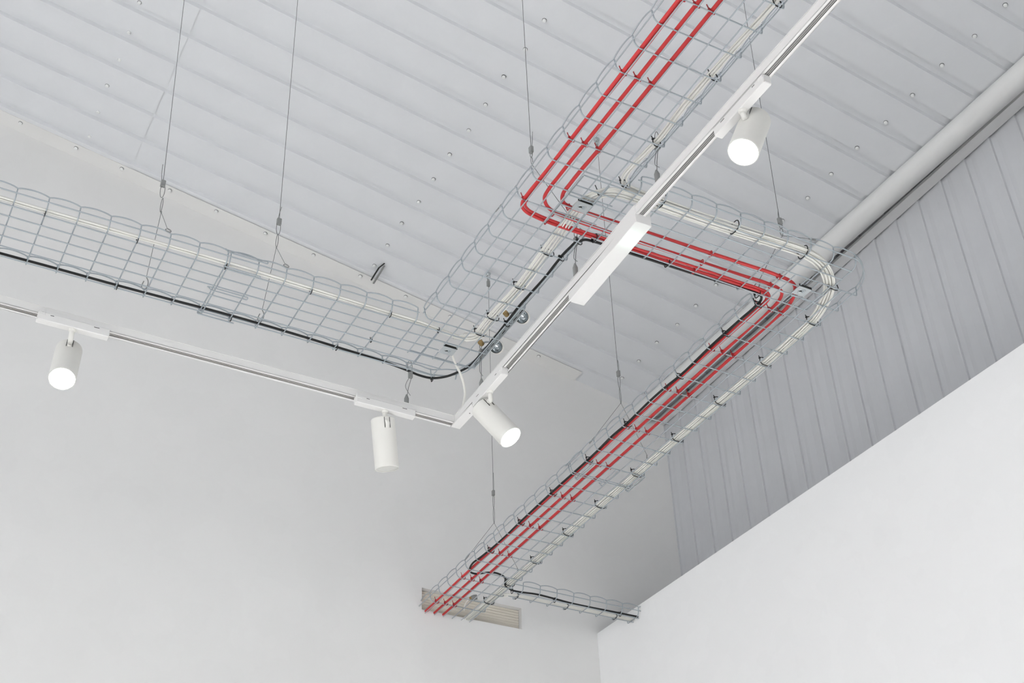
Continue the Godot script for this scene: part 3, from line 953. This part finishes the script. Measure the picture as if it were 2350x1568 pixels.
func build_hangers() -> void:
	var X := Vector3.RIGHT
	var Z := Vector3.FORWARD
	hanger("left hanger of the far left tray, its gripper tail standing high", v(3.6, 0.648, 3.185), v(3.6, 0.637, 3.318), v(3.6, 0.56, roof_h(0.56)), [v(3.440, 0.652, 2.972), v(3.765, 0.663, 2.972)], X, Vector3(-0.012, 0.09, 0))
	hanger("hanger of the left tray just right of the splice", v(3.6, 1.075, 3.185), v(3.6, 1.0755, 3.310), v(3.6, 1.055, roof_h(1.055)), [v(3.440, 1.069, 2.972), v(3.765, 1.090, 2.972)], X, Vector3(0.004, 0.075, 0))
	hanger("hanger of the rising tray left of the red cable bend", v(2.874, 1.744, 3.262), v(2.875, 1.744, 3.335), v(2.880, 1.742, roof_h(1.742)), [v(2.850, 1.586, 2.966), v(2.828, 1.899, 2.966)], Z, Vector3(0.01, 0.095, 0))
	hanger("hanger of the crossing tray below the bright spotlight", v(2.660, 2.648, 3.115), v(2.660, 2.651, 3.185), v(2.660, 2.712, roof_h(2.712)), [v(2.500, 2.63, 2.966), v(2.808, 2.61, 2.962)], X, Vector3(0.003, 0.06, 0))
	hanger("hanger of the long tray near its splice", v(3.932, 2.770, 3.198), v(3.930, 2.770, 3.352), v(3.925, 2.772, roof_h(2.772)), [v(3.950, 2.611, 2.966), v(3.981, 2.930, 2.966)], Z, Vector3(0.004, 0.075, 0))
	hanger("lowest hanger of the long tray near the far wall", v(5.115, 2.770, 3.199), v(5.116, 2.770, 3.369), v(5.114, 2.772, roof_h(2.772)), [v(5.112, 2.611, 2.966), v(5.150, 2.930, 2.966)], Z, Vector3(0.004, 0.12, 0))
	# roof ends of the two hangers that show theirs
	for d in [["roof anchor with dark gripper seen through the rising tray beside red cables", 3.927, 2.772], ["roof anchor with pale hook seen through the tray above the corner", 5.114, 2.772]]:
		var p := v(d[1], d[2], roof_h(d[2]) - 0.014)
		var t := thing("roof_anchor", d[0], "anchor", p, "wire anchors under the roof")
		part(t, "washer", lathe(p, Vector3.DOWN, [[0.0, 0.0], [0.0, 0.016], [0.004, 0.016], [0.006, 0.008], [0.012, 0.006], [0.012, 0.0]], 14), M.zinc_plate)
		part(t, "eye", tube(ellipse_loop(p - Vector3(0, 0.026, 0), Vector3(0.008, 0, 0.004), Vector3(0, 0.016, 0)), 0.0028, 6), M.zinc_plate)
		part(t, "sleeve", box(p - Vector3(0, 0.075, 0), Vector3(0.009, 0, 0), Vector3(0, 0.020, 0), Vector3(0, 0, 0.007), 0.002), M.clamp_grey)
		part(t, "loop", tube(ellipse_loop(p - Vector3(0, 0.048, 0), Vector3(0.006, 0, 0), Vector3(0, 0.014, 0)), 0.0012, 6), M.steel_wire)
	# short hangers that hold the track below the trays
	for d in [
		["short wire hanger holding the left track below the tray corner", v(3.768, 1.692, 2.945), v(3.768, 1.695, 2.915), v(3.764, 1.679, 2.782), Vector3(1, 0, 0)],
		["short wire hanger holding the track end beside the lit corner spotlight", v(3.567, 1.894, 2.985), v(3.567, 1.893, 2.945), v(3.549, 1.884, 2.782), Vector3(0, 0, 1)],
		["short wire hanger holding the track at the emergency box", v(2.857, 1.893, 2.985), v(2.857, 1.891, 2.950), v(2.857, 1.880, 2.815), Vector3(0, 0, 1)],
		["short wire hanger holding the track above the emergency box", v(2.355, 1.893, 2.985), v(2.356, 1.890, 2.955), v(2.356, 1.876, 2.812), Vector3(0, 0, 1)],
	]:
		var a: Vector3 = d[1]
		var g: Vector3 = d[2]
		var e: Vector3 = d[3]
		var s: Vector3 = d[4]
		var t := thing("track_hanger", d[0], "hanger", e, "short hangers of the lighting track")
		part(t, "loop", tube(ellipse_loop(a + Vector3(0, 0.006, 0), s * 0.010, Vector3.UP * 0.026), 0.0011, 6), M.steel_wire)
		part(t, "gripper", box(g, s * 0.0085, Vector3.UP * 0.018, s.cross(Vector3.UP) * 0.0065, 0.003), M.clamp_grey)
		part(t, "wire", tube([g - Vector3.UP * 0.016 + s * 0.004, g.lerp(e, 0.5), e + Vector3.UP * 0.012], 0.0011, 6), M.steel_wire)
		part(t, "tail", tube(smooth([g - Vector3.UP * 0.016 - s * 0.004, g.lerp(e, 0.5) - s * 0.012, g.lerp(e, 0.75) + s * 0.012]), 0.0010, 6), M.steel_wire)
		part(t, "track_clamp", lathe(e + Vector3.UP * 0.032, Vector3.DOWN, [[0.0, 0.0], [0.0, 0.003], [0.018, 0.009], [0.058, 0.0085], [0.060, 0.0]], 12), M.clamp_grey)

# ------------------------------------------------------------------ track and lamps
# a length of track: channel with the slot open downwards; from p to q along its bottom middle
func track_piece(label: String, p: Vector3, q: Vector3) -> Node3D:
	var t := thing("lighting_track", label, "lighting track", (p + q) * 0.5, "white lighting track lengths")
	var d := (q - p) * 0.5
	var s := d.cross(Vector3.UP).normalized()
	var m := (p + q) * 0.5
	var b := geo()
	var hw := 0.018
	add_box(b, m + Vector3.UP * 0.028, d, Vector3.UP * 0.0022, s * hw, 0.0008)
	for k in [-1.0, 1.0]:
		add_box(b, m + s * k * (hw - 0.0018) + Vector3.UP * 0.0145, d, Vector3.UP * 0.0145, s * 0.0018, 0.0006)
		add_box(b, m + s * k * (hw - 0.0050) + Vector3.UP * 0.0010, d, Vector3.UP * 0.0010, s * 0.0050, 0.0004)
		add_box(b, m + s * k * (hw + 0.0004) + Vector3.UP * 0.0295, d, Vector3.UP * 0.0012, s * 0.0008)
	part(t, "channel", b, M.white_track)
	var c := geo()
	add_box(c, m + Vector3.UP * 0.0150, d, Vector3.UP * 0.011, s * 0.0092)
	part(t, "liner", c, M.slot, "grey plastic liner in the slot")
	var w := geo()
	for k in [-1.0, 0.0, 1.0]:
		add_box(w, m + s * k * 0.0055 + Vector3.UP * 0.0034, d, Vector3.UP * 0.0006, s * 0.0008)
	part(t, "conductor", w, M.rail_metal, "thin metal conductor strips")
	return t

func adapter(t: Node3D, p: Vector3, d: Vector3) -> void:
	# p: middle of its underside; d: half length along the track
	var s := d.cross(Vector3.UP).normalized()
	var u := d.normalized()
	var a := part(t, "adapter", box(p + Vector3.UP * 0.0155, d, Vector3.UP * 0.0155, s * 0.0135, 0.002), M.white_track)
	var b := box(p + Vector3.UP * 0.036, d * 0.98, Vector3.UP * 0.006, s * 0.0088)
	part(t, "contact_body", b, M.white_track)
	var side := -1.0 if s.dot(p - Vector3(0, EYE, 0)) > 0.0 else 1.0
	var f := p + s * side * 0.0139 + Vector3.UP * 0.024
	part(a, "printed_mark", box(f - u * d.length() * 0.62, u * 0.006, Vector3.UP * 0.0010, s * 0.0003), M.mark, "tiny dark print")
	part(a, "printed_mark", box(f + u * d.length() * 0.62, u * 0.009, Vector3.UP * 0.0010, s * 0.0003), M.mark, "tiny dark print")
	part(a, "lever", box(p - u * d.length() * 0.90 + Vector3.UP * 0.024 + s * side * 0.0142, u * 0.010, Vector3.UP * 0.005, s * 0.0012, 0.0005), M.white_track)

func spotlight(label: String, p: Vector3, d: Vector3, centre: Vector3, axis: Vector3, length: float, lit: bool, energy: float) -> void:
	var t := thing("spotlight", label, "spotlight", p, "white cylinder spotlights on the track")
	adapter(t, p, d)
	var r := 0.044
	part(t, "pivot", lathe(p + Vector3.UP * 0.002, Vector3.DOWN, [[0.0, 0.0125], [0.005, 0.0125], [0.010, 0.010], [0.016, 0.0], [0.016, 0.0]], 20), M.white_lamp)
	var back := centre - axis * length * 0.5
	var front := centre + axis * length * 0.5
	var side := (p - centre)
	side = (side - axis * side.dot(axis)).normalized()
	var arm_end := back + axis * 0.045 + side * (r - 0.006)
	part(t, "arm", tube(smooth([p + Vector3.DOWN * 0.010, p + Vector3.DOWN * 0.022 + (arm_end - p) * 0.25, arm_end + side * 0.006 - axis * 0.02, arm_end]), 0.0085, 14), M.white_lamp)
	part(t, "housing", lathe(back, axis, [[0.0, 0.0], [0.0, r - 0.004], [0.001, r - 0.002], [0.004, r], [length - 0.002, r], [length, r - 0.001], [length, r - 0.003], [length - 0.006, r - 0.0035], [length - 0.006, 0.0]], 48), M.white_lamp)
	for k in [-1.0, 1.0]:
		part(t, "slit", box(back + axis * 0.026 + side * (r - 0.001) + axis.cross(side) * 0.010 * k, axis * 0.020, side * 0.0016, axis.cross(side) * 0.0008), M.mark, "narrow dark slit beside the arm")
	part(t, "lens", lathe(front - axis * 0.0055, axis, [[0.0, r - 0.0035], [0.003, r - 0.004], [0.004, r - 0.012], [0.0045, 0.0]], 48), M.lamp_glow if lit else M.lens_off, "glowing white lens" if lit else "unlit lens")
	if lit:
		var l := SpotLight3D.new()
		l.name = "lamp_light"
		t.add_child(l)
		l.position = front + axis * 0.004 - p
		l.basis = Basis.looking_at(axis, Vector3.UP if absf(axis.y) < 0.95 else Vector3.RIGHT)
		l.spot_angle = 34.0
		l.spot_angle_attenuation = 1.0
		l.spot_range = 20.0
		l.spot_attenuation = 2.0
		l.light_size = 0.04
		l.light_energy = energy
		l.light_color = Color(1.0, 1.0, 1.0)
		l.shadow_enabled = true

func build_track() -> void:
	track_piece("white lighting track running left along the far wall", v(3.762, -1.6, 2.7305), v(3.762, 1.868, 2.7325))
	var t2 := track_piece("white lighting track from the corner up to the emergency box", v(3.772, 1.887, 2.7315), v(2.46, 1.868, 2.7315))
	var t3 := track_piece("white lighting track from the emergency box to the top edge", v(2.459, 1.868, 2.7315), v(-0.6, 1.866, 2.731))
	# feed box at the corner
	var fb := geo()
	add_box(fb, v(3.685, 1.886, 2.7285), Vector3(0.0183, 0, 0), Vector3(0, 0.0035, 0), Vector3(0.0012, 0, 0.084), 0.001)
	part(t2, "end_feed", fb, M.white_track)
	part(t2, "feed_screw", lathe(v(3.655, 1.888, 2.7252), Vector3.DOWN, [[0.0, 0.0028], [0.0008, 0.0026], [0.0008, 0.0]], 10), M.mark)
	part(t2, "end_cap", box(v(3.773, 1.887, 2.746), Vector3(0.019, 0, 0), Vector3(0, 0.0165, 0), Vector3(0, 0, 0.002), 0.001), M.white_track)
	# emergency unit
	var o := v(2.667, 1.880, 2.70)
	var em := thing("emergency_light", "long white box on the track with a small glowing green lamp", "emergency light", o)
	var du := Vector3(0.0075, 0, -0.2165)
	part(em, "housing", box(v(2.667, 1.8835, 2.733), du, Vector3(0, 0.035, 0), Vector3(0.0285, 0, 0.001), 0.0015), M.white_track)
	part(em, "indicator", lathe(v(2.528, 1.876, 2.6985), Vector3.DOWN, [[0.0, 0.0098], [0.002, 0.0095], [0.0035, 0.006], [0.004, 0.0]], 20), M.led_glow, "small round pale green lamp")
	part(em, "vent_slot", box(v(2.4492, 1.884, 2.755), Vector3(0.005, 0, 0), Vector3(0, 0.0012, 0), Vector3(0, 0, 0.0006)), M.mark)
	var l := OmniLight3D.new()
	l.name = "indicator_light"
	em.add_child(l)
	l.position = v(2.528, 1.876, 2.688) - o
	l.light_color = Color(0.8, 1.0, 0.9)
	l.light_energy = 0.0008
	l.light_size = 0.009
	l.omni_range = 10.0
	l.omni_attenuation = 2.0
	l.shadow_enabled = true
	# spotlights
	var along := Vector3(0.118, 0, 0)
	spotlight("lit white spotlight on the left track aimed down towards the viewer", v(3.746, 0.454, 2.70), along, v(3.805, 0.462, 2.600), Vector3(-0.063, -0.922, 0.383).normalized(), 0.18, true, 24.0)
	spotlight("unlit white spotlight hanging nearly upright near the track corner", v(3.743, 1.584, 2.70), along, v(3.795, 1.610, 2.595), Vector3(0.209, -0.957, -0.201).normalized(), 0.19, false, 0.0)
	spotlight("lit white spotlight at the corner aimed to the lower right", v(3.463, 1.872, 2.70), Vector3(0.0017, 0, -0.118), v(3.507, 1.918, 2.606), Vector3(0.397, -0.824, 0.405).normalized(), 0.185, true, 24.0)
	spotlight("brightest lit spotlight on the upper track facing the viewer", v(1.930, 1.867, 2.70), Vector3(0.0, 0, -0.117), v(1.957, 1.901, 2.642), Vector3(-0.413, -0.911, 0.025).normalized(), 0.18, true, 24.0)
	# slotted strut with the two reflector lamps on the outside of the rising tray
	var so := v(3.46, 1.912, 2.95)
	var st := thing("slotted_strut", "short slotted steel channel on the tray beside two reflector lamps", "bracket", so)
	part(st, "channel", box(v(3.46, 1.912, 2.956), Vector3(0.002, 0, 0), Vector3(0, 0.020, 0), Vector3(0, 0, 0.20), 0.0006), M.zinc_plate)
	for k in 9:
		part(st, "slot", box(v(3.28 + 0.045 * k, 1.9098, 2.952), Vector3(0.0006, 0, 0), Vector3(0, 0.0055, 0), Vector3(0, 0, 0.012)), M.dark_steel)
	for d in [["upper reflector lamp behind the tray with brass gland", 3.335, 1.945, 2.975, 1.880], ["lower reflector lamp behind the tray with brass gland", 3.535, 1.943, 2.970, 1.880]]:
		var c := v(d[1], d[2], d[3])
		var ax := Vector3(-0.62, -0.55, 0.56).normalized()
		var rl := thing("reflector_lamp", d[0], "reflector lamp", c, "small reflector lamps on the tray side")
		part(rl, "housing", lathe(c, -ax, [[-0.002, 0.0245], [0.0, 0.0265], [0.018, 0.0265], [0.034, 0.022], [0.040, 0.012], [0.041, 0.0]], 32), M.white_lamp)
		part(rl, "rim", lathe(c, ax, [[-0.001, 0.0250], [0.0018, 0.0242], [0.0018, 0.0228], [-0.002, 0.0225]], 32), M.dark_steel, "thin dark rim")
		part(rl, "reflector", lathe(c, -ax, [[0.0, 0.0225], [0.010, 0.018], [0.018, 0.010], [0.021, 0.0]], 32), M.mirror, "bright mirror bowl")
		var g := v(d[1] + 0.005, d[4], 2.972)
		part(rl, "gland", lathe(g, Vector3(-0.8, 0.1, 0.5), [[-0.010, 0.0], [-0.010, 0.0095], [0.004, 0.0105], [0.010, 0.009], [0.013, 0.0]], 14), M.brass, "brass cable gland")
		part(rl, "bracket", tube(smooth([g + Vector3(0.006, 0, 0), g + Vector3(0.022, 0.012, 0), c + Vector3(0.012, 0.012, 0)]), 0.004, 8), M.zinc_plate)
	# small grey gland box at the slot in the far wall
	var gp := v(5.52, 2.860, 2.990)
	var gb := thing("cable_gland", "small grey cable gland above the white bundle at the wall slot", "cable gland", gp)
	part(gb, "body", lathe(gp, Vector3(0.9, 0.2, 0.3), [[-0.014, 0.0], [-0.014, 0.010], [0.0, 0.014], [0.016, 0.013], [0.018, 0.0]], 14), M.clamp_grey)
	part(gb, "tip", lathe(gp - Vector3(0.9, 0.2, 0.3).normalized() * 0.013, -Vector3(0.9, 0.2, 0.3), [[0.0, 0.008], [0.010, 0.006], [0.012, 0.0]], 12), M.brass, "brass tip")
	cable("flex_cable", "pale loop of cable beside the wall slot behind the tray", smooth(vv([[5.60, 2.845, 2.95], [5.57, 2.838, 2.975], [5.54, 2.845, 2.985], [5.525, 2.852, 2.988]], 0)), 0.004, M.white_cable)

func _ready() -> void:
	camera_and_light()
	materials()
	build_room()
	build_trays()
	build_cables()
	build_ties()
	build_hangers()
	build_track()
